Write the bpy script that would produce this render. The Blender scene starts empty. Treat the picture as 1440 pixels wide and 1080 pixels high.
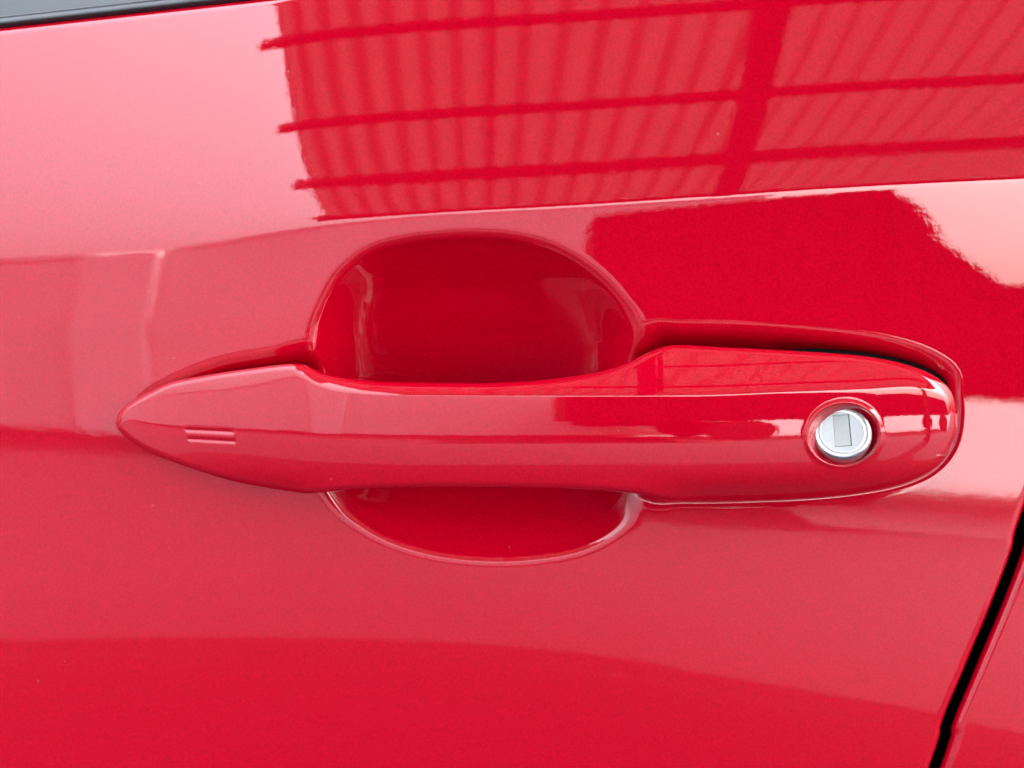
import bpy, bmesh, math, random
import numpy as np
from mathutils import Vector, Matrix

# ------------------------------------------------------------------ camera, sky, sun, exposure
scene = bpy.context.scene
COL = scene.collection
PITCH = math.radians(14.0)         # the phone looks down on the door
D = 0.225                          # metres from lens to the plane of the door skin
S = 0.29 / 1440.0                  # metres per photo pixel on that plane
AIM = Vector((0.0, 0.0, 0.95))     # door skin under the middle of the photo
RIGHT = np.array([1.0, 0.0, 0.0])
UP = np.array([0.0, math.sin(PITCH), math.cos(PITCH)])
BACK = np.array([0.0, -math.cos(PITCH), math.sin(PITCH)])

cam = bpy.data.cameras.new('camera')
cam_ob = bpy.data.objects.new('camera', cam)
COL.objects.link(cam_ob)
cam.sensor_width = 36.0
cam.lens = 36.0 * D / 0.29
cam.clip_start = 0.01
cam.clip_end = 2000.0
cam_ob.matrix_world = Matrix.Translation(AIM + D * Vector(BACK)) @ Matrix((RIGHT, UP, BACK)).transposed().to_4x4()
cam.dof.use_dof = True
cam.dof.focus_distance = D - 0.008
cam.dof.aperture_fstop = cam.lens / 2.3        # 2.3 mm wide aperture
scene.camera = cam_ob

SUN_EL = math.radians(46.0)
SUN_AZ = math.radians(129.0)       # clockwise from +Y: behind the camera and to its right
to_sun = Vector((math.cos(SUN_EL) * math.sin(SUN_AZ), math.cos(SUN_EL) * math.cos(SUN_AZ), math.sin(SUN_EL)))
world = bpy.data.worlds.new('World')
scene.world = world
world.use_nodes = True
wn = world.node_tree.nodes
sky = wn.new('ShaderNodeTexSky')
sky.sky_type = 'NISHITA'
sky.sun_disc = False
sky.sun_elevation = SUN_EL
sky.sun_rotation = SUN_AZ
sky.air_density = 1.0
sky.dust_density = 7.0
sky.ozone_density = 1.0
wn['Background'].inputs['Strength'].default_value = 0.15
hsv = wn.new('ShaderNodeHueSaturation')        # hazy, whitened sky
hsv.inputs['Saturation'].default_value = 0.44
world.node_tree.links.new(sky.outputs['Color'], hsv.inputs['Color'])
# high thin overcast: brighter overhead than at the horizon, the same all round
wtc = wn.new('ShaderNodeTexCoord')
wsep = wn.new('ShaderNodeSeparateXYZ')
wma = wn.new('ShaderNodeMath')
wma.operation = 'MULTIPLY_ADD'
wma.use_clamp = False
wma.inputs[1].default_value = 1.35
wma.inputs[2].default_value = 0.38
wmx = wn.new('ShaderNodeMath')
wmx.operation = 'MAXIMUM'
wmx.inputs[1].default_value = 0.0
wsc = wn.new('ShaderNodeVectorMath')
wsc.operation = 'SCALE'
wl = world.node_tree.links
wl.new(wtc.outputs['Generated'], wsep.inputs[0])
wpw = wn.new('ShaderNodeMath')
wpw.operation = 'POWER'
wpw.inputs[1].default_value = 1.5
wl.new(wsep.outputs['Z'], wmx.inputs[0])
wl.new(wmx.outputs[0], wpw.inputs[0])
wl.new(wpw.outputs[0], wma.inputs[0])
wl.new(hsv.outputs['Color'], wsc.inputs[0])
wl.new(wma.outputs[0], wsc.inputs['Scale'])
wl.new(wsc.outputs[0], wn['Background'].inputs['Color'])
sun = bpy.data.lights.new('sun', 'SUN')
sun.energy = 4.0
sun.angle = math.radians(0.5)
sun.color = (1.0, 0.975, 0.945)
sun_ob = bpy.data.objects.new('sun', sun)
sun_ob.rotation_euler = to_sun.to_track_quat('Z', 'Y').to_euler()
sun_ob.location = (0, 0, 20)
COL.objects.link(sun_ob)
scene.view_settings.view_transform = 'Standard'
scene.view_settings.look = 'None'
scene.view_settings.gamma = 1.0
scene.view_settings.use_curve_mapping = False
scene.view_settings.exposure = 3.93
scene.cycles.max_bounces = 7
scene.cycles.diffuse_bounces = 3
scene.cycles.glossy_bounces = 5
scene.cycles.caustics_reflective = False
scene.cycles.caustics_refractive = False

# ------------------------------------------------------------------ helpers
def W2(px, py, w):
    """photo pixel + height above the door plane (m, towards the camera) -> world point"""
    k = (D - w) / D
    u = (px - 720.0) * S * k
    v = -(py - 540.0) * S * k
    return (np.array(AIM) + u[..., None] * RIGHT + v[..., None] * UP + w[..., None] * BACK)

def crom(pts, n=12, closed=False):
    """Catmull-Rom through the points"""
    P = np.array(pts, float)
    if closed:
        P = np.vstack([P[-1], P, P[0], P[1]])
    else:
        P = np.vstack([2 * P[0] - P[1], P, 2 * P[-1] - P[-2]])
    out = []
    for i in range(1, len(P) - 2):
        p0, p1, p2, p3 = P[i - 1], P[i], P[i + 1], P[i + 2]
        for t in np.linspace(0, 1, n, endpoint=False):
            out.append(0.5 * (2 * p1 + (p2 - p0) * t + (2 * p0 - 5 * p1 + 4 * p2 - p3) * t * t + (3 * p1 - p0 - 3 * p2 + p3) * t ** 3))
    if not closed:
        out.append(P[-2])
    return np.array(out)

def sdf(px, py, poly):
    """signed distance in pixels, negative inside"""
    shape = px.shape
    x, y = px.ravel(), py.ravel()
    best = np.full(x.shape, 1e18)
    inside = np.zeros(x.shape, bool)
    n = len(poly)
    for i in range(n):
        ax, ay = poly[i]
        bx, by = poly[(i + 1) % n]
        ex, ey = bx - ax, by - ay
        L = ex * ex + ey * ey
        if L < 1e-12:
            continue
        t = np.clip(((x - ax) * ex + (y - ay) * ey) / L, 0, 1)
        best = np.minimum(best, (x - ax - t * ex) ** 2 + (y - ay - t * ey) ** 2)
        if ay != by:
            c = ((ay > y) != (by > y)) & (x < (bx - ax) * (y - ay) / (by - ay) + ax)
            inside ^= c
    d = np.sqrt(best)
    return np.where(inside, -d, d).reshape(shape)

def smin(a, b, k):
    h = np.clip(k - np.abs(a - b), 0, None) / k
    return np.minimum(a, b) - h * h * k * 0.25

def sstep(x, a, b):
    t = np.clip((x - a) / (b - a), 0, 1)
    return t * t * (3 - 2 * t)

def pchip(xk, yk, x):
    """monotone cubic; xk (K,C) per column, yk (K,) or (K,C), x (R,) -> (R,C)"""
    K, C = xk.shape
    yk = np.broadcast_to(yk.reshape(K, -1), (K, C))
    h = np.diff(xk, axis=0)
    dl = np.diff(yk, axis=0) / h
    m = np.zeros((K, C))
    s = dl[:-1] * dl[1:]
    w1, w2 = 2 * h[1:] + h[:-1], h[1:] + 2 * h[:-1]
    with np.errstate(divide='ignore', invalid='ignore'):
        m[1:-1] = np.where(s > 0, (w1 + w2) / (w1 / dl[:-1] + w2 / dl[1:]), 0)
    m[0], m[-1] = dl[0], dl[-1]
    out = np.zeros((len(x), C))
    for k in range(K - 1):
        lo = -1e9 if k == 0 else xk[k]
        hi = 1e9 if k == K - 2 else xk[k + 1]
        t = (x[:, None] - xk[k]) / h[k]
        tt = np.clip(t, 0, 1)
        v = ((1 + 2 * tt) * (1 - tt) ** 2 * yk[k] + tt * (1 - tt) ** 2 * h[k] * m[k]
             + tt * tt * (3 - 2 * tt) * yk[k + 1] + tt * tt * (tt - 1) * h[k] * m[k + 1])
        v = v + np.where(t > 1, (t - 1) * h[k] * m[k + 1], 0) + np.where(t < 0, t * h[k] * m[k], 0)
        sel = (x[:, None] >= lo) & (x[:, None] < hi)
        out = np.where(sel, v, out)
    return out

def link(name, me, mat, parent=None):
    ob = bpy.data.objects.new(name, me)
    COL.objects.link(ob)
    if mat is not None:
        me.materials.append(mat)
    if parent is not None:
        ob.parent = parent
    return ob

def thing(name, label, cat, loc=(0, 0, 0), group=None):
    o = bpy.data.objects.new(name, None)
    COL.objects.link(o)
    o.location = loc
    o.empty_display_size = 0.05
    o['label'] = label
    o['category'] = cat
    if group:
        o['group'] = group
    return o

def grid_mesh(P, N=None, mask=None, flip=False, wrap=False):
    """P (R,C,3) -> mesh of quads; N vertex normals; mask (R-1,C-1) picks faces"""
    R, C = P.shape[:2]
    idx = np.arange(R * C).reshape(R, C)
    if wrap:
        idx = np.concatenate([idx, idx[:1]], axis=0)
    q = np.stack([idx[:-1, :-1], idx[1:, :-1], idx[1:, 1:], idx[:-1, 1:]], -1)
    if flip:
        q = q[..., ::-1]
    q = q[mask] if mask is not None else q.reshape(-1, 4)
    used, inv = np.unique(q.ravel(), return_inverse=True)
    V = P.reshape(-1, 3)[used]
    me = bpy.data.meshes.new('m')
    me.vertices.add(len(V))
    me.vertices.foreach_set('co', V.astype(np.float32).ravel())
    nf = len(q)
    me.loops.add(nf * 4)
    me.loops.foreach_set('vertex_index', inv.astype(np.int32))
    me.polygons.add(nf)
    me.polygons.foreach_set('loop_start', np.arange(0, nf * 4, 4, dtype=np.int32))
    me.polygons.foreach_set('use_smooth', np.ones(nf, bool))
    me.update(calc_edges=True)
    me.validate()
    if N is not None:
        me.normals_split_custom_set_from_vertices(N.reshape(-1, 3)[used].tolist())
    return me

def grid_normals(P, sign=1.0, wrap=False):
    if wrap:
        di = (np.roll(P, -1, 0) - np.roll(P, 1, 0))
    else:
        di = np.gradient(P, axis=0)
    dj = np.gradient(P, axis=1)
    n = np.cross(di, dj) * sign
    n /= np.maximum(np.linalg.norm(n, axis=-1, keepdims=True), 1e-15)
    return n

def bm_obj(name, bm, mat, parent=None, smooth=False):
    me = bpy.data.meshes.new(name)
    bmesh.ops.recalc_face_normals(bm, faces=bm.faces)
    bm.to_mesh(me)
    bm.free()
    if smooth:
        for p in me.polygons:
            p.use_smooth = True
    return link(name, me, mat, parent)

def box_bm(bm, x0, x1, y0, y1, z0, z1, M=None):
    vs = [bm.verts.new((x, y, z)) for x in (x0, x1) for y in (y0, y1) for z in (z0, z1)]
    for f in ((0, 1, 3, 2), (4, 6, 7, 5), (0, 4, 5, 1), (2, 3, 7, 6), (0, 2, 6, 4), (1, 5, 7, 3)):
        bm.faces.new([vs[i] for i in f])
    if M is not None:
        bmesh.ops.transform(bm, matrix=M, verts=vs)
    return vs

def box(name, x0, x1, y0, y1, z0, z1, mat, parent=None, bevel=0.0, M=None):
    bm = bmesh.new()
    box_bm(bm, x0, x1, y0, y1, z0, z1, M)
    if bevel:
        bmesh.ops.bevel(bm, geom=bm.edges[:], offset=bevel, segments=2, affect='EDGES', profile=0.5)
    return bm_obj(name, bm, mat, parent)

# ------------------------------------------------------------------ materials
def new_mat(name):
    m = bpy.data.materials.new(name)
    m.use_nodes = True
    return m, m.node_tree.nodes, m.node_tree.links, m.node_tree.nodes['Principled BSDF']

def simple(name, col, rough=0.6, metal=0.0, noise=0.0, nscale=8.0, bump=0.0, bdist=0.01, **kw):
    m, n, l, b = new_mat(name)
    b.inputs['Base Color'].default_value = (*col, 1)
    b.inputs['Roughness'].default_value = rough
    b.inputs['Metallic'].default_value = metal
    for k, v in kw.items():
        b.inputs[k.replace('_', ' ')].default_value = v
    tc = n.new('ShaderNodeTexCoord')
    nz = n.new('ShaderNodeTexNoise')
    nz.inputs['Scale'].default_value = nscale
    nz.inputs['Detail'].default_value = 6
    l.new(tc.outputs['Object'], nz.inputs['Vector'])
    if noise:
        r = n.new('ShaderNodeMapRange')
        r.inputs['From Min'].default_value = 0.3
        r.inputs['From Max'].default_value = 0.7
        r.inputs['To Min'].default_value = 1 - noise
        r.inputs['To Max'].default_value = 1 + noise
        l.new(nz.outputs['Fac'], r.inputs['Value'])
        mx = n.new('ShaderNodeVectorMath')
        mx.operation = 'SCALE'
        mx.inputs[0].default_value = col
        l.new(r.outputs['Result'], mx.inputs['Scale'])
        l.new(mx.outputs[0], b.inputs['Base Color'])
    if bump:
        bp = n.new('ShaderNodeBump')
        bp.inputs['Strength'].default_value = bump
        bp.inputs['Distance'].default_value = bdist
        l.new(nz.outputs['Fac'], bp.inputs['Height'])
        l.new(bp.outputs['Normal'], b.inputs['Normal'])
    return m

def paint_mat():
    m, n, l, b = new_mat('red_car_paint')
    tc = n.new('ShaderNodeTexCoord')
    # pigment with a fine flake grain
    fl = n.new('ShaderNodeTexNoise')
    fl.inputs['Scale'].default_value = 1700
    fl.inputs['Detail'].default_value = 1
    l.new(tc.outputs['Object'], fl.inputs['Vector'])
    ramp = n.new('ShaderNodeMix')
    ramp.data_type = 'RGBA'
    ramp.inputs[6].default_value = (0.385, 0.0, 0.010, 1)
    ramp.inputs[7].default_value = (0.495, 0.0, 0.015, 1)
    fr_ = n.new('ShaderNodeMapRange')
    fr_.inputs['From Min'].default_value = 0.34
    fr_.inputs['From Max'].default_value = 0.66
    l.new(fl.outputs['Fac'], fr_.inputs['Value'])
    l.new(fr_.outputs['Result'], ramp.inputs[0])
    # sparse dust specks and faint water marks lying on the clear coat
    vo = n.new('ShaderNodeTexVoronoi')
    vo.inputs['Scale'].default_value = 105
    vo.inputs['Randomness'].default_value = 1.0
    l.new(tc.outputs['Object'], vo.inputs['Vector'])
    sz = n.new('ShaderNodeMapRange')
    sz.inputs['From Min'].default_value = 0.70
    sz.inputs['From Max'].default_value = 1.0
    sz.inputs['To Min'].default_value = 0.0
    sz.inputs['To Max'].default_value = 0.05
    sep = n.new('ShaderNodeSeparateColor')
    l.new(vo.outputs['Color'], sep.inputs[0])
    l.new(sep.outputs[0], sz.inputs['Value'])
    lt = n.new('ShaderNodeMath')
    lt.operation = 'LESS_THAN'
    l.new(vo.outputs['Distance'], lt.inputs[0])
    l.new(sz.outputs['Result'], lt.inputs[1])
    am = n.new('ShaderNodeMath')
    am.operation = 'MULTIPLY'
    am.inputs[1].default_value = 0.10
    l.new(lt.outputs[0], am.inputs[0])
    mx = n.new('ShaderNodeMix')
    mx.data_type = 'RGBA'
    mx.inputs[7].default_value = (0.55, 0.42, 0.42, 1)
    l.new(am.outputs[0], mx.inputs[0])
    l.new(ramp.outputs[2], mx.inputs[6])
    l.new(mx.outputs[2], b.inputs['Base Color'])
    b.inputs['Roughness'].default_value = 0.5
    b.inputs['Metallic'].default_value = 0.0
    b.inputs['Specular IOR Level'].default_value = 0.0
    b.inputs['Coat Weight'].default_value = 1.0
    b.inputs['Coat IOR'].default_value = 1.6
    b.inputs['Coat Roughness'].default_value = 0.012
    # orange peel in the clear coat
    op = n.new('ShaderNodeTexNoise')
    op.inputs['Scale'].default_value = 420
    op.inputs['Detail'].default_value = 2
    op.inputs['Roughness'].default_value = 0.55
    l.new(tc.outputs['Object'], op.inputs['Vector'])
    bp = n.new('ShaderNodeBump')
    bp.inputs['Strength'].default_value = 1.0
    bp.inputs['Distance'].default_value = 5.5e-6
    l.new(op.outputs['Fac'], bp.inputs['Height'])
    l.new(bp.outputs['Normal'], b.inputs['Coat Normal'])
    return m

PAINT = paint_mat()
RUBBER = simple('black_rubber', (0.02, 0.022, 0.022), 0.42, noise=0.2, nscale=300, bump=0.2, bdist=0.0002)
VOID = simple('black_door_jamb', (0.004, 0.004, 0.004), 0.8, Specular_IOR_Level=0.03)
GLASS = simple('tinted_glass', (0.012, 0.022, 0.022), 0.02, Specular_IOR_Level=0.45)
METAL = simple('satin_nickel', (0.64, 0.66, 0.655), 0.30, 0.95, noise=0.04, nscale=900, bump=0.1, bdist=0.00005)
SHUTTER = simple('cast_zinc', (0.40, 0.43, 0.40), 0.6, 0.4, noise=0.08, nscale=2600, bump=0.3, bdist=0.00005)

# ------------------------------------------------------------------ setting: ground
ASPHALT = simple('dark_asphalt', (0.017, 0.017, 0.023), 0.9, noise=0.14, nscale=9.0, bump=0.5, bdist=0.02, Specular_IOR_Level=0.1)
CONCRETE = simple('pale_concrete', (0.15, 0.15, 0.16), 0.85, noise=0.12, nscale=1.5, bump=0.3, bdist=0.01)
g = box('ground', -400, 400, -400, 400, -0.3, 0.0, ASPHALT)
g['kind'] = 'structure'
g = box('concrete_yard', 2.3, 60, -90, -6.0, -0.1, 0.004, CONCRETE)
g['kind'] = 'structure'

# ------------------------------------------------------------------ door skin
BELT = lambda px: 39.0 - 0.1114 * px + 0.6e-5 * np.clip(px, -600, 1500) ** 2 * 0
CREASE_PTS = np.array([(-900, 395), (-500, 380), (0, 355), (190, 344), (300, 333), (430, 315), (600, 301), (800, 290),
                       (1000, 277), (1200, 264), (1440, 252), (1800, 236), (2600, 205)], float)
def crease(px):
    q = crom(CREASE_PTS, 24)
    return np.interp(px, q[:, 0], q[:, 1])
def lin(pts):
    q = crom(pts, 16)
    return lambda px: np.interp(px, q[:, 0], q[:, 1])
L1 = lin([(-900, 560), (0, 600), (700, 640), (1400, 682), (2600, 750)])
LSH = lin([(-900, 915), (-300, 907), (0, 905), (300, 900), (600, 905), (850, 925), (1000, 952), (1300, 1002), (1440, 1035), (2600, 1250)])

# reflection plan of the skin: elevation of what each height of the door mirrors -> slope of the skin
AX = np.arange(-920, 2640, 8.0)
AY = np.arange(-320, 2200, 1.0)
def build_base():
    c = crease(AX)
    sharp = 6 + 18 * (1 - sstep(AX, 150, 620))
    kn = [(c - 620, 84), (c - 288, 46.5), (c - 158, 35.6), (c - 66 - 0.2 * sharp, 26.7), (c - sharp, 20.5), (c + sharp, 13.2),
          (c + 90, 10.0), (L1(AX) - 128, -0.4), (L1(AX), -5.4), (LSH(AX), -21.6), (LSH(AX) + 260, -39), (LSH(AX) + 1000, -80)]
    xk = np.array([k[0] for k in kn])
    yk = np.array([k[1] for k in kn], float)
    r = pchip(xk, yk, AY)                                   # degrees
    phi = np.degrees(np.arctan((AY - 540) * S / D))[:, None]
    n = (r + math.degrees(PITCH) + phi) / 2
    al = np.tan(np.radians(n - math.degrees(PITCH)))
    W = np.zeros_like(al)
    a0 = int(np.where(AY == 480)[0][0])
    for _ in range(3):
        f = al * S * (D - W) / D / (1 + al * (AY[:, None] - 540) * S / D)
        cs = np.cumsum(0.5 * (f[1:] + f[:-1]), axis=0)
        W = np.vstack([np.zeros((1, f.shape[1])), cs])
        W = W - W[a0]
    return W
WBASE = build_base()
def base_w(px, py):
    fx = np.clip((px - AX[0]) / 8.0, 0, len(AX) - 1.001)
    fy = np.clip(py - AY[0], 0, len(AY) - 1.001)
    ix, iy = fx.astype(int), fy.astype(int)
    tx, ty = fx - ix, fy - iy
    return ((WBASE[iy, ix] * (1 - tx) + WBASE[iy, ix + 1] * tx) * (1 - ty)
            + (WBASE[iy + 1, ix] * (1 - tx) + WBASE[iy + 1, ix + 1] * tx) * ty)

CUP = crom([(438, 600), (443, 520), (447, 470), (453, 445), (465, 416), (484, 387), (518, 360), (556, 347), (609, 339), (663, 336), (717, 339),
            (768, 351), (807, 370), (843, 397), (868, 424), (884, 450), (893, 475), (897, 540), (893, 640), (884, 705), (862, 740), (815, 765),
            (750, 777), (680, 779), (610, 771), (548, 752), (505, 727), (476, 697), (452, 655)], 5, True)
SLOT = crom([(216, 585), (208, 574), (222, 560), (260, 539), (312, 519), (370, 508), (428, 499), (455, 510), (490, 572), (690, 592), (850, 572), (886, 500), (918, 471),
             (960, 468), (1036, 469), (1113, 474), (1210, 484), (1269, 496), (1308, 511), (1333, 531), (1337, 562), (1337, 592), (1331, 620), (1316, 642),
             (1290, 660), (1244, 675), (1170, 686), (1074, 692), (960, 694), (905, 687), (862, 645), (690, 615), (490, 628), (380, 650), (290, 630), (240, 606)], 5, True)

def prof_slot(d):
    """depth in metres at signed pixel distance d: rolled lip, steep wall, floor"""
    x = np.clip(-d + 24, 0, None)                 # starts 24 px outside the edge, curling ever tighter
    q = 32.0
    lip = np.minimum(x, q) ** 3 / 1536.0 + np.clip(x - q, 0, None) * 2.0
    m = 78.0
    return np.minimum(lip, m - 6 * np.exp(-np.clip(lip - m + 6, 0, None) / 6)) * S

def prof_cup(d, px, py):
    """rolled lip, wall, and a floor that slopes in to its deepest line behind the bar"""
    x = np.clip(-d + 23, 0, None)
    q = 24.5
    lip = np.minimum(x, q) ** 3 / 1536.0
    y = np.clip(x - q, 0, None)
    hw = 40.0
    low = sstep(py, 520, 640)
    wall = 1.05 * hw * (1 - np.exp(-y / hw)) * (1 - 0.15 * low)
    yu, yl = arc_dist(px, py, ARC_UP), arc_dist(px, py, ARC_LOW)
    fu = 0.46 * yu
    fl = 0.38 * yl + 40 * sstep(yl, 128, 270)
    k = 40.0
    h = np.clip(k - np.abs(fu - fl), 0, None) / k
    f = np.minimum(fu, fl) - h * h * k * 0.25
    return (lip + wall + f * (1 - np.exp(-(y / 42.0) ** 1.5))) * S

ARC_UP = crom([(120, 640), (230, 500), (350, 410), (460, 363), (556, 345), (663, 336), (768, 349), (860, 378), (960, 425), (1060, 500), (1160, 640)], 6)
ARC_LOW = crom([(150, 600), (290, 680), (410, 724), (520, 755), (610, 773), (680, 779), (750, 777), (835, 764), (930, 736), (1050, 690), (1180, 610)], 6)
def arc_dist(px, py, arc):
    best = np.full(px.shape, 1e18)
    for (ax, ay), (bx, by) in zip(arc[:-1], arc[1:]):
        ex, ey = bx - ax, by - ay
        t = np.clip(((px - ax) * ex + (py - ay) * ey) / (ex * ex + ey * ey), 0, 1)
        best = np.minimum(best, (px - ax - t * ex) ** 2 + (py - ay - t * ey) ** 2)
    return np.sqrt(best)

def depth_raw(px, py):
    dc = sdf(px, py, CUP)
    ds = sdf(px, py, SLOT)
    a, b = prof_cup(dc, px, py), prof_slot(ds)
    k = np.minimum(0.010, 2.5 * np.minimum(a, b)) + 1e-9
    h = np.clip(k - np.abs(a - b), 0, None) / k
    return np.maximum(a, b) + h * h * k * 0.25, smin(dc, ds, 20)

JOINTS = ((445, 484), (897, 472), (899, 700), (470, 690))
def depth(px, py):
    m, d = depth_raw(px, py)
    # stamped corners between hollow and slot are rounded off
    near = np.zeros(px.shape)
    for jx, jy in JOINTS:
        near = np.maximum(near, 1 - sstep(np.hypot(px - jx, py - jy), 22, 62))
    sel = near > 0
    qx, qy = px[sel], py[sel]
    acc, wt = np.zeros(qx.shape), 0.0
    for ox in range(-3, 4):
        for oy in range(-3, 4):
            g_ = math.exp(-(ox * ox + oy * oy) / 4.5)
            acc += g_ * depth_raw(qx + ox * 5.0, qy + oy * 5.0)[0]
            wt += g_
    m[sel] = m[sel] * (1 - near[sel]) + acc / wt * near[sel]
    return m, d

EDGE = lin([(-400, 1820), (0, 1690), (400, 1555), (711, 1440), (774, 1422), (848, 1394), (939, 1356), (1017, 1324), (1080, 1306), (1500, 1150), (2200, 930)])
def dense(segs):
    out = []
    for a, b, st in segs:
        out.append(np.arange(a, b, st))
    out.append([segs[-1][1]])
    return np.concatenate(out)

car = thing('car', 'glossy red car, its door skin and grab handle filling the photo', 'car', (0, 0, 0))

def make_door():
    E0 = 1500.0
    xi = dense([(-900, -60, 12), (-60, 140, 4), (140, 1380, 2.0), (1380, 1470, 3), (1470, 1500, 1.0)])
    B0 = -20.0
    eta = dense([(B0, B0 + 24, 1.0), (B0 + 24, 230, 4), (230, 330, 1.6), (330, 820, 2.0), (820, 1120, 5), (1120, 1500, 14)])
    PY, PX = np.meshgrid(eta, xi, indexing='ij')
    # fit the sheet to the sloping belt line (top) and the slanted shut line (right)
    PYb = PY + (BELT(PX) - B0) * (1 - sstep(PY, B0 + 20, 230))
    e = EDGE(PYb)
    PX2 = PX + (e - E0) * np.clip((PX - 950) / (E0 - 950), 0, 1) ** 1.5
    PY2 = PY + (BELT(PX2) - B0) * (1 - sstep(PY, B0 + 20, 230))
    w = base_w(PX2, PY2)
    dep = np.zeros_like(w)
    dist = np.full_like(w, 999.0)
    sel = (PX2 > 120) & (PX2 < 1400) & (PY2 > 300) & (PY2 < 830)
    dd, ds = depth(PX2[sel], PY2[sel])
    dep[sel], dist[sel] = dd, ds
    w = w - dep
    # hemmed edges: shut line and belt line roll back
    for din, rho in (((EDGE(PY2) - PX2) * 0.94, 10.0), (PY2 - BELT(PX2), 12.0)):
        t = np.clip(1 - din / rho, 0, 1)
        w = w - (1 - np.sqrt(np.clip(1 - t * t, 0, 1))) * rho * S * 1.1
    P = W2(PX2, PY2, w)
    N = grid_normals(P)
    if (N[len(N) // 2, 50] @ BACK) < 0:
        N = -N
    fc = 0.25 * (dist[:-1, :-1] + dist[1:, :-1] + dist[:-1, 1:] + dist[1:, 1:])
    return P, N, fc, (PX2, PY2, w)

P, N, fc, DOORG = make_door()
cut = fc < 2.0
skin = link('door_panel', grid_mesh(P, N, ~cut, flip=False), PAINT, car)
skin['label'] = 'red front door skin with a raised shoulder line'
cupo = link('grip_recess', grid_mesh(P, N, cut, flip=False), PAINT, skin)
cupo['label'] = 'scooped red hollow behind the grab handle'

def strip(name, rows, mat, parent):
    """rows: list of (N,3) arrays joined into a band"""
    return link(name, grid_mesh(np.stack(rows)), mat, parent)
# folded-back flanges of the door skin
pxg, pyg, wg = (a[:, -1] for a in DOORG)
strip('hem_flange', [W2(pxg, pyg, wg), W2(pxg - 3, pyg, wg - 0.004), W2(pxg - 6, pyg, wg - 0.014)], PAINT, skin)

# rear door
def make_rear():
    xi = dense([(0, 24, 1.0), (24, 140, 4), (140, 1000, 20)])
    eta = dense([(0, 20, 4), (20, 230, 6), (230, 330, 3), (330, 820, 6), (820, 1120, 5), (1120, 1500, 14)])
    PY, O = np.meshgrid(eta, xi, indexing='ij')
    PX = EDGE(PY) + 15 + O
    PY2 = PY + (BELT(PX) - 0) * (1 - sstep(PY, 5, 230))
    PX = EDGE(PY2) + 15 + O
    w = base_w(PX, PY2) - 0.0006
    for din, rho in ((O * 0.94, 18.0), (PY2 - BELT(PX), 12.0)):
        t = np.clip(1 - din / rho, 0, 1)
        w = w - (1 - np.sqrt(np.clip(1 - t * t, 0, 1))) * rho * S * 1.1
    P = W2(PX, PY2, w)
    N = grid_normals(P)
    if (N[40, 30] @ BACK) < 0:
        N = -N
    return P, N, (PX, PY2, w)
P2, N2, RG = make_rear()
rear = link('rear_door_panel', grid_mesh(P2, N2), PAINT, car)
rear['label'] = 'sliver of red rear door across the black shut line'
pxr, pyr, wr = (a[:, 0] for a in RG)
strip('hem_flange', [W2(pxr, pyr, wr), W2(pxr + 2, pyr, wr - 0.005), W2(pxr + 4, pyr, wr - 0.014)], PAINT, rear)
# jamb behind the shut line, with its rubber
yy = np.linspace(-200, 1500, 80)
ee = EDGE(yy)
wj = base_w(ee, yy) - 0.017
strip('door_jamb', [W2(ee - 60, yy, wj), W2(ee + 12, yy, wj - 0.003), W2(ee + 90, yy, wj)], VOID, car)

# window seal and glass above the belt line
xs = np.linspace(-900, 2500, 140)
bl = BELT(xs)
wb = base_w(xs, bl)
prof = [(3, -0.0034), (1.0, -0.0018), (-1.5, -0.0013), (-4, -0.0006), (-7, -0.0003), (-10, -0.0007), (-12, -0.0017), (-13.2, -0.0032),
        (-14.4, -0.0030), (-16, -0.0034), (-17, -0.0048), (-17, -0.012)]
strip('window_seal', [W2(xs, bl + a, wb + b) for a, b in prof], RUBBER, car)['label'] = 'black rubber waist seal along the window'
gl = [(-14, -0.0060), (-60, -0.0085), (-200, -0.018), (-600, -0.055)]
gr = [W2(xs, bl + a, wb + b) for a, b in gl]
strip('window_glass', gr, GLASS, car)['label'] = 'strip of grey-green door glass in the corner'
# inner structure so that the skin is a closed body
pi_ = W2(np.array([-900., 2500., 2500., -900.]), np.array([30., -200., 1500., 1500.]), np.array([-0.06] * 4))
bm = bmesh.new()
vs = [bm.verts.new(p) for p in pi_] + [bm.verts.new(p - 0.03 * BACK) for p in pi_]
for f in ((0, 1, 2, 3), (7, 6, 5, 4), (0, 4, 5, 1), (1, 5, 6, 2), (2, 6, 7, 3), (3, 7, 4, 0)):
    bm.faces.new([vs[i] for i in f])
bm_obj('inner_door_frame', bm, VOID, car)

# ------------------------------------------------------------------ door handle
H_TOP = crom([(163, 592), (166, 583), (175, 571), (190, 561), (213, 549), (241, 537), (297, 526), (352, 518), (400, 512), (425, 512), (440, 518), (458, 526), (500, 533), (554, 537),
              (620, 538), (690, 538), (771, 533), (843, 522), (885, 508), (912, 495), (935, 487), (960, 485), (1016, 488), (1113, 493), (1210, 500),
              (1269, 511), (1308, 525), (1330, 541), (1341, 558), (1346, 578), (1347, 592)], 8)
H_BOT = crom([(163, 592), (166, 604), (186, 622), (213, 638), (269, 659), (324, 676), (380, 687), (428, 694), (450, 693), (500, 689), (584, 686), (693, 686),
              (801, 688), (870, 692), (905, 696), (930, 702), (958, 705), (1074, 704), (1172, 698), (1249, 686), (1300, 668), (1326, 647), (1340, 622), (1346, 605), (1347, 592)], 8)
def fx(curve):
    x = np.maximum.accumulate(curve[:, 0] + np.arange(len(curve)) * 1e-7)
    return lambda px: np.interp(px, x, curve[:, 1])
htop, hbot = fx(H_TOP), fx(H_BOT)
HOUT = np.vstack([H_TOP, H_BOT[::-1][1:-1]])
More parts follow.
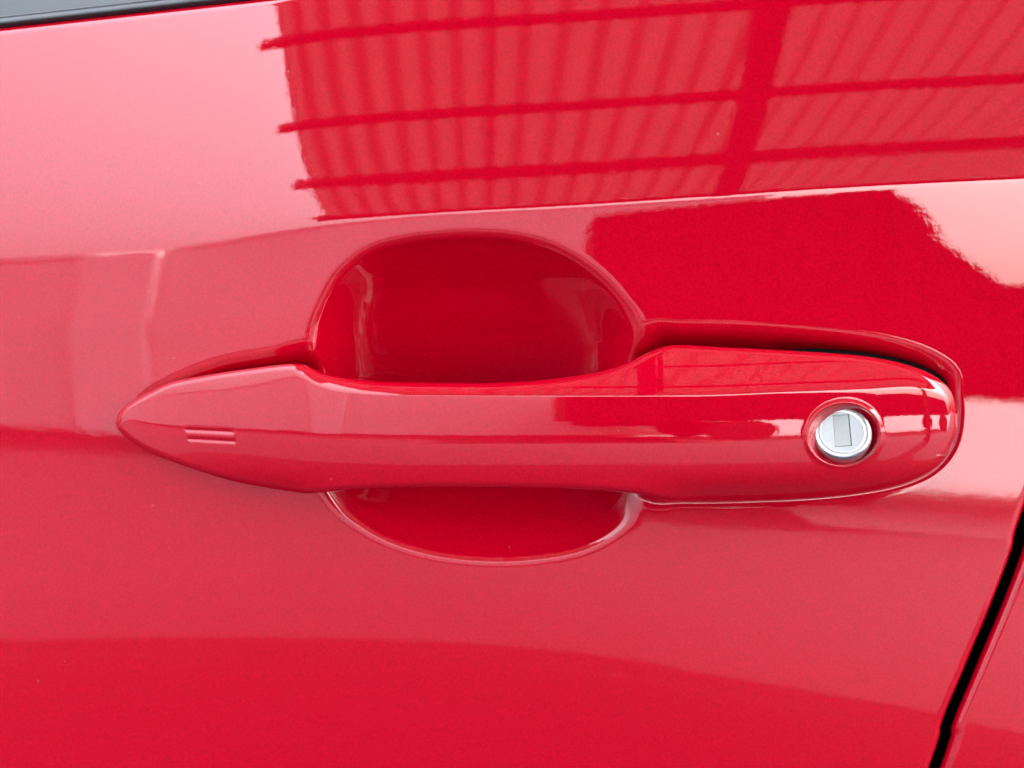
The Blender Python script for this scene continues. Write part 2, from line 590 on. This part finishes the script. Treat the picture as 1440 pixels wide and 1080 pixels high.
HA = lin([(150, 590), (163, 590), (200, 558), (250, 537), (320, 526), (400, 519), (425, 527), (455, 543), (500, 551), (560, 554), (700, 555), (880, 555), (1000, 554), (1100, 550), (1210, 546), (1290, 543), (1347, 560), (1400, 565)])
HB = lin([(150, 599), (163, 600), (252, 612), (335, 616), (408, 621), (530, 625), (700, 625), (997, 624), (1133, 621), (1250, 617), (1347, 612), (1400, 611)])
HWB = lin([(120, -3.0), (163, -0.5), (200, 3.0), (250, 6.3), (330, 10.5), (430, 14.2), (560, 16.8), (700, 17.6), (850, 17.3), (1000, 16.0), (1187, 14.0), (1290, 12.6), (1347, 10.8), (1400, 8)])
LC = (1186.5, 611.0)       # middle of the lock dish

def make_handle():
    th = np.linspace(0, 1, 60) ** 1.6
    st = np.concatenate([163 + 0.05 + 40 * th, np.arange(204, 1120, 2.0), np.arange(1120, 1262, 1.1), np.arange(1262, 1305, 1.6), 1347 - 42 * (np.linspace(1, 0, 60) ** 1.8) - 0.02])
    ns = 150
    s = 0.5 - 0.5 * np.cos(np.linspace(0, math.pi, ns))
    s = 0.45 * s + 0.55 * np.linspace(0, 1, ns)
    top, bot = htop(st), hbot(st)
    PX = np.repeat(st[None], ns, 0)
    PY = top[None] + s[:, None] * (bot - top)[None]
    A, B = HA(st)[None], HB(st)[None]
    A = np.maximum(A, top[None] + 2)
    # slope angle of the face, degrees from the camera axis, against height
    AT = 4.0 - 5.5 * sstep(PX, 300, 520)
    TB = sstep(PX, 330, 450)
    EX = np.maximum(sstep(PX, 880, 1000), 0.8 * (1 - sstep(PX, 380, 480)))
    TF = AT + (13 - AT) * TB
    fA = (PY - A) / np.maximum(B - A, 4)
    al = np.where(PY < A, TF + 11 * TB * np.clip((A - PY) / 55, 0, 1.2),
                  np.where(PY < B, AT - (AT + 8.5) * np.clip(fA, 0, 1) ** 0.9, -11.2 - 8.5 * np.clip((PY - B) / 66, 0, 1.3) - 30 * EX * sstep(PY - B, 34, 72)))
    # soften the two edge lines a little
    def soft(line, lo, hi, wd):
        return lo + (hi - lo) * sstep(PY, line - wd, line + wd)
    nearA = np.abs(PY - A) < 5.0
    al = np.where(nearA, TF + (AT - 0.4 * TB - TF) * sstep(PY, A - 5, A + 5), al)
    nearB = np.abs(PY - B) < 2.0
    al = np.where(nearB, -8.4 + (-11.3 + 8.4) * sstep(PY, B - 2, B + 2), al)
    f = np.tan(np.radians(al)) * S
    dpy = np.diff(PY, axis=0)
    cs = np.vstack([np.zeros((1, PY.shape[1])), np.cumsum(0.5 * (f[1:] + f[:-1]) * dpy, axis=0)])
    # anchor on line B
    wB = np.array([np.interp(b, PY[:, j], cs[:, j]) for j, b in enumerate(B[0])])
    w = cs - wB[None] + HWB(st)[None] * 1e-3
    # rolled rim
    d = -sdf(PX, PY, HOUT)
    d = np.clip(d, 0, None)
    rho = 9.0 + 5.0 * sstep(PX, 1180, 1340) * (PY < 640) + 6.0 * sstep(PX, 440, 520) * (1 - sstep(PX, 820, 900)) * (PY < 600)
    t = np.clip(1 - d / rho, 0, 1)
    w = w - (1 - np.sqrt(np.clip(1 - t * t, 0, 1))) * rho * S * 1.3
    # lock dish with a raised rim
    cosr, sinr = math.cos(0.12), math.sin(0.12)
    X, Y = PX - LC[0], PY - LC[1]
    rx, ry = (X * cosr - Y * sinr) / 53.0, (X * sinr + Y * cosr) / 45.5
    rr = np.sqrt(rx * rx + ry * ry)
    rim = 0.00035 * np.exp(-((rr - 0.985) / 0.075) ** 2)
    dish = -0.0036 * sstep(-rr, -0.985, -0.62) - 0.0050 * sstep(-rr, -0.70, -0.60)
    w = w + rim + dish
    # two finger-touch grooves
    gmask = np.zeros_like(w)
    for (x0, y0, x1, y1) in ((259, 604.0, 331, 607.5), (262, 617.0, 334, 621.0)):
        yc = y0 + (PX - x0) * (y1 - y0) / (x1 - x0)
        g_ = np.exp(-((PY - yc) / 2.6) ** 2) * sstep(PX, x0, x0 + 5) * (1 - sstep(PX, x1 - 5, x1))
        w = w - 0.00042 * g_
        gmask = np.maximum(gmask, g_)
    return st, PX, PY, w, rr, gmask

st, HX, HY, HW, HRR, HG = make_handle()
wback = np.where((st > 500) & (st < 835), HWB(st) * 1e-3 - 0.026, np.minimum(HWB(st) * 1e-3 - 0.012, -0.012))
wback = np.convolve(np.pad(wback, 20, 'edge'), np.ones(41) / 41, 'valid')
mid = 0.5 * (HY[0] + HY[-1])
def ringrow(y, w, k):
    return st, mid + (y - mid) * k, w
rows = [(HX[i], HY[i], HW[i]) for i in range(len(HX))]
for k, f in ((1.0, 0.25), (0.985, 0.6), (0.95, 0.9), (0.85, 1.0), (0.4, 1.0), (0.0, 1.0)):
    rows.append(ringrow(HY[-1], HW[-1] + (np.minimum(wback, HW[-1] - 0.002) - HW[-1]) * f, k))
for k, f in ((0.4, 1.0), (0.85, 1.0), (0.95, 0.9), (0.985, 0.6), (1.0, 0.25)):
    rows.append(ringrow(HY[0], HW[0] + (np.minimum(wback, HW[0] - 0.002) - HW[0]) * f, k))
HP = W2(np.array([r[0] for r in rows]), np.array([r[1] for r in rows]), np.array([r[2] for r in rows]))
HN = grid_normals(HP, wrap=True)
if (HN[60, 300] @ BACK) < 0:
    HN = -HN
nr = HP.shape[0]
fr = np.full((nr, HP.shape[1]), 9.0)
fr[:len(HRR)] = HRR
fg = np.zeros((nr, HP.shape[1]))
fg[:len(HG)] = HG
def fmean(a):
    b = np.concatenate([a, a[:1]], 0)
    return 0.25 * (b[:-1, :-1] + b[1:, :-1] + b[:-1, 1:] + b[1:, 1:])
mr, mg = fmean(fr) < 1.0, fmean(fg) > 0.12
gsplit = np.concatenate([HY, np.zeros((nr - len(HY), HY.shape[1]))], 0)
gtop = fmean(gsplit) < 612.5
handle = link('door_handle', grid_mesh(HP, HN, ~mr & ~mg, wrap=True), PAINT, car)
handle['label'] = 'red pull handle tapering to a point at its front end'
link('lock_bezel', grid_mesh(HP, HN, mr, wrap=True), PAINT, handle)['label'] = 'red dished ring round the key lock'
link('touch_groove', grid_mesh(HP, HN, mg & gtop, wrap=True), PAINT, handle)
link('touch_groove', grid_mesh(HP, HN, mg & ~gtop, wrap=True), PAINT, handle)

# rubber gasket between the lock end of the handle and the door skin
def gasket():
    loop = np.vstack([H_TOP[H_TOP[:, 0] > 1040], H_BOT[H_BOT[:, 0] > 1040][::-1][1:]])
    tg = np.gradient(loop, axis=0)
    tg /= np.maximum(np.linalg.norm(tg, axis=1, keepdims=True), 1e-9)
    nrm = np.stack([tg[:, 1], -tg[:, 0]], -1)
    k = np.ones(7) / 7
    nrm = np.stack([np.convolve(np.pad(nrm[:, i], 3, 'edge'), k, 'valid') for i in (0, 1)], -1)
    rows = []
    for off, dw in ((-8, -0.0030), (1.5, -0.0026), (3.6, -0.0030), (5.0, -0.0044), (5.0, -0.012)):
        q = loop + nrm * (-8 + (off + 8) * sstep(loop[:, 0], 1050, 1150))[:, None]
        rows.append(W2(q[:, 0], q[:, 1], base_w(q[:, 0], q[:, 1]) + dw))
    return strip('gasket', rows, VOID, handle)
gasket()

# ------------------------------------------------------------------ key lock
def make_lock():
    LP = (1184.0, 607.5)
    i = np.argmin(np.abs(st - 1186))
    wl = float(HWB(np.array([1186.0]))[0]) * 1e-3 + 0.0001
    c = Vector(W2(np.array([LP[0]]), np.array([LP[1]]), np.array([wl]))[0])
    to_cam = (cam_ob.matrix_world.translation - c).normalized()
    out = Vector(BACK)
    nrm = (0.8 * to_cam + 0.2 * out).normalized()
    # tip the face a little upwards
    xax = Vector((1, 0, 0))
    xax = (xax - nrm * xax.dot(nrm)).normalized()
    nrm = (Matrix.Rotation(math.radians(-13), 3, xax) @ nrm).normalized()
    if nrm.z < out.z - 0.4:
        nrm = (Matrix.Rotation(math.radians(26), 3, xax) @ nrm).normalized()
    xax = (Vector((1, 0, 0)) - nrm * nrm.x).normalized()
    yax = nrm.cross(xax).normalized()
    M = Matrix.Translation(c) @ Matrix((xax, yax, nrm)).transposed().to_4x4()
    R = 39.0 * S * (D - wl) / D * 1.03
    seg = 96
    bm = bmesh.new()
    prof = [(0.70, 0.0), (0.712, -0.00004), (0.728, -0.00004), (0.74, 0.0), (0.80, 0.0), (0.86, -0.00006), (0.90, -0.00025), (0.94, -0.00062), (0.975, -0.0012), (0.995, -0.0019), (1.0, -0.0027), (1.0, -0.008)]
    rings = [[bm.verts.new((R * r * math.cos(2 * math.pi * k / seg), R * r * math.sin(2 * math.pi * k / seg), z)) for k in range(seg)] for r, z in prof]
    for a, b in zip(rings[:-1], rings[1:]):
        for k in range(seg):
            bm.faces.new((a[k], b[k], b[(k + 1) % seg], a[(k + 1) % seg])).smooth = True
    # face with a real rectangular key opening
    hw, hh, sk = 0.00205, 0.0043, 0.00012
    oc = (0.0001, 0.0004)
    q = [(-hw - sk, -hh), (hw - sk, -hh), (hw + sk, hh), (-hw + sk, hh)]
    top = [bm.verts.new((x + oc[0], y + oc[1], 0.0)) for x, y in q]
    low = [bm.verts.new((x + oc[0], y + oc[1], -0.0006)) for x, y in q]
    ed = [bm.edges.new((rings[0][k], rings[0][(k + 1) % seg])) if bm.edges.get((rings[0][k], rings[0][(k + 1) % seg])) is None else bm.edges.get((rings[0][k], rings[0][(k + 1) % seg])) for k in range(seg)]
    ed += [bm.edges.new((top[k], top[(k + 1) % 4])) for k in range(4)]
    bmesh.ops.triangle_fill(bm, use_beauty=True, edges=ed)
    for k in range(4):
        bm.faces.new((top[k], top[(k + 1) % 4], low[(k + 1) % 4], low[k]))
    o = bm_obj('lock_cylinder', bm, METAL, handle)
    o.matrix_world = M
    o['label'] = 'round silver key lock face'
    bm = bmesh.new()
    g_ = 0.00012
    vs = [bm.verts.new((x * (1 - g_ / hw) + oc[0] - 0.00006, y * (1 - g_ / hh) + oc[1] + 0.00006, z)) for z in (-0.0012, -0.00022) for x, y in q]
    for f in ((3, 2, 1, 0), (4, 5, 6, 7), (0, 1, 5, 4), (1, 2, 6, 5), (2, 3, 7, 6), (3, 0, 4, 7)):
        bm.faces.new([vs[k] for k in f])
    o2 = bm_obj('keyhole_shutter', bm, SHUTTER, handle)
    o2.matrix_world = M
    o2['label'] = 'grey metal flap closing the key slot'
    bm = bmesh.new()
    bmesh.ops.create_circle(bm, cap_ends=True, segments=48, radius=R * 1.0, matrix=Matrix.Translation((0, 0, -0.0013)))
    bm.free()
make_lock()

# ------------------------------------------------------------------ carport roof mirrored in the upper door
ROOF = simple('corrugated_sheet', (0.05, 0.05, 0.056), 0.13, 0.4, noise=0.7, nscale=2.2)
def roof_glow(m):
    """thin fibreglass sheet: lets some daylight through"""
    n, l = m.node_tree.nodes, m.node_tree.links
    tr = n.new('ShaderNodeBsdfTranslucent')
    tr.inputs['Color'].default_value = (0.75, 0.76, 0.75, 1)
    mx = n.new('ShaderNodeMixShader')
    mx.inputs[0].default_value = 0.022
    l.new(n['Principled BSDF'].outputs[0], mx.inputs[1])
    l.new(tr.outputs[0], mx.inputs[2])
    l.new(mx.outputs[0], n['Material Output'].inputs['Surface'])
roof_glow(ROOF)
STEEL = simple('dark_painted_steel', (0.03, 0.03, 0.032), 0.6, noise=0.2)
SLOPE = 0.40
rz = lambda y: 0.95 + 2.62 - SLOPE * (-y)       # underside height against distance out from the car
carport = thing('carport', 'lean-to carport with a corrugated roof, mirrored in the upper door', 'carport', (0, 0, 0))
def sheet(x0, x1, lift):
    nx = int((x1 - x0) / 0.12 * 16)
    x = np.linspace(x0, x1, nx)
    yv = np.linspace(1.2, -3.43, 12)
    X, Y = np.meshgrid(x, yv)
    Z = rz(Y) + 0.06 + lift + 0.022 * np.cos(X * 2 * math.pi / 0.12)
    Pq = np.stack([X, Y, Z], -1)
    return link('roof_sheet', grid_mesh(Pq), ROOF, carport)
x = -0.98
k = 0
while x < 3.4:
    sheet(x, x + 0.852, 0.003 * (k % 2))       # each sheet laps over the next
    x += 0.84
    k += 1
ang = math.atan(SLOPE)
for y in (-0.7, -1.25, -1.8, -2.35, -2.9, -3.42):
    M = Matrix.Translation((0, y, rz(y) - 0.012)) @ Matrix.Rotation(ang, 4, 'X')
    box('purlin', -1.04, 3.5, -0.022, 0.022, -0.034, 0.034, STEEL, carport, M=M)
for xr in (0.60, 3.1):
    M = Matrix.Translation((xr, -1.1, rz(-1.1) - 0.12)) @ Matrix.Rotation(math.radians(8.0), 4, 'Z') @ Matrix.Rotation(ang, 4, 'X')
    box('rafter', -0.048, 0.048, -2.5, 2.5, -0.07, 0.055, STEEL, carport, M=M)
box('fascia', -1.02, 3.5, -3.50, -3.46, rz(-3.48) - 0.09, rz(-3.48) + 0.11, STEEL, carport)
for xr, y in ((3.1, -3.3), (3.1, 1.0), (-0.8, 1.0)):
    box('post', xr - 0.05, xr + 0.05, y - 0.05, y + 0.05, 0.0, rz(y) - 0.16, STEEL, carport)

# ------------------------------------------------------------------ added stand-in vehicle, made up for the dark shape mirrored below the shoulder line
STANDIN = simple('dark_standin_paint', (0.006, 0.006, 0.006), 0.55, noise=0.2, Specular_IOR_Level=0.08)
TYRE = simple('tyre_rubber', (0.015, 0.015, 0.015), 0.85)
standin_truck = thing('standin_truck', 'made-up dark vehicle standing in for the dark shape mirrored in the door', 'standin_truck', (0, -8.0, 0))
YT = -7.1
def tpart(name, pts, y0, y1, mat):
    bm = bmesh.new()
    a = [bm.verts.new((x, y0 - standin_truck.location.y, z)) for x, z in pts]
    b = [bm.verts.new((x, y1 - standin_truck.location.y, z)) for x, z in pts]
    bm.faces.new(a)
    bm.faces.new(b[::-1])
    for k in range(len(pts)):
        bm.faces.new((a[k], b[k], b[(k + 1) % len(pts)], a[(k + 1) % len(pts)]))
    bmesh.ops.bevel(bm, geom=bm.edges[:], offset=0.03, segments=2, affect='EDGES', profile=0.5)
    return bm_obj(name, bm, mat, standin_truck)
tpart('standin_box', [(0.72, 0.84), (3.5, 0.84), (3.5, 2.72), (0.72, 2.58)], YT, YT - 2.2, STANDIN)
tpart('standin_cab', [(3.4, 0.84), (9.6, 0.84), (9.6, 1.6), (8.9, 1.68), (4.5, 1.86), (3.4, 2.66)], YT + 0.05, YT - 2.1, STANDIN)
tpart('standin_chassis', [(1.0, 0.62), (3.4, 0.62), (3.4, 0.81), (1.0, 0.81)], YT - 0.4, YT - 1.8, TYRE)
for wx in (3.0, 8.2):
    for wy in (YT - 0.1, YT - 1.9):
        bm = bmesh.new()
        bmesh.ops.create_cone(bm, cap_ends=True, segments=32, radius1=0.42, radius2=0.42, depth=0.24,
                              matrix=Matrix.Translation((wx, wy - standin_truck.location.y, 0.424)) @ Matrix.Rotation(math.pi / 2, 4, 'X'))
        bmesh.ops.bevel(bm, geom=bm.edges[:], offset=0.02, segments=2, affect='EDGES')
        bm_obj('standin_wheel', bm, TYRE, standin_truck)

# ------------------------------------------------------------------ pale building on the left
WALL = simple('pale_render', (0.80, 0.78, 0.80), 0.9, noise=0.06, nscale=1.0)
PILLAR = simple('white_pillar', (0.93, 0.92, 0.96), 0.8, noise=0.05)
bld = thing('building', 'pale rendered building across the yard with a white pillar', 'building', (-6, -7.4, 0))
def bbox(name, x0, x1, y0, y1, z0, z1, mat):
    return box(name, x0 + 6, x1 + 6, y0 + 7.4, y1 + 7.4, z0, z1, mat, bld)
bbox('wall', -60, 3.2, -16, -10.0, 0.0, 3.5, WALL)
bbox('roof_slab', -60.2, 3.3, -16.2, -9.97, 3.51, 3.68, WALL)
bbox('pillar', -5.55, -4.65, -9.97, -9.75, 0.0, 3.5, PILLAR)
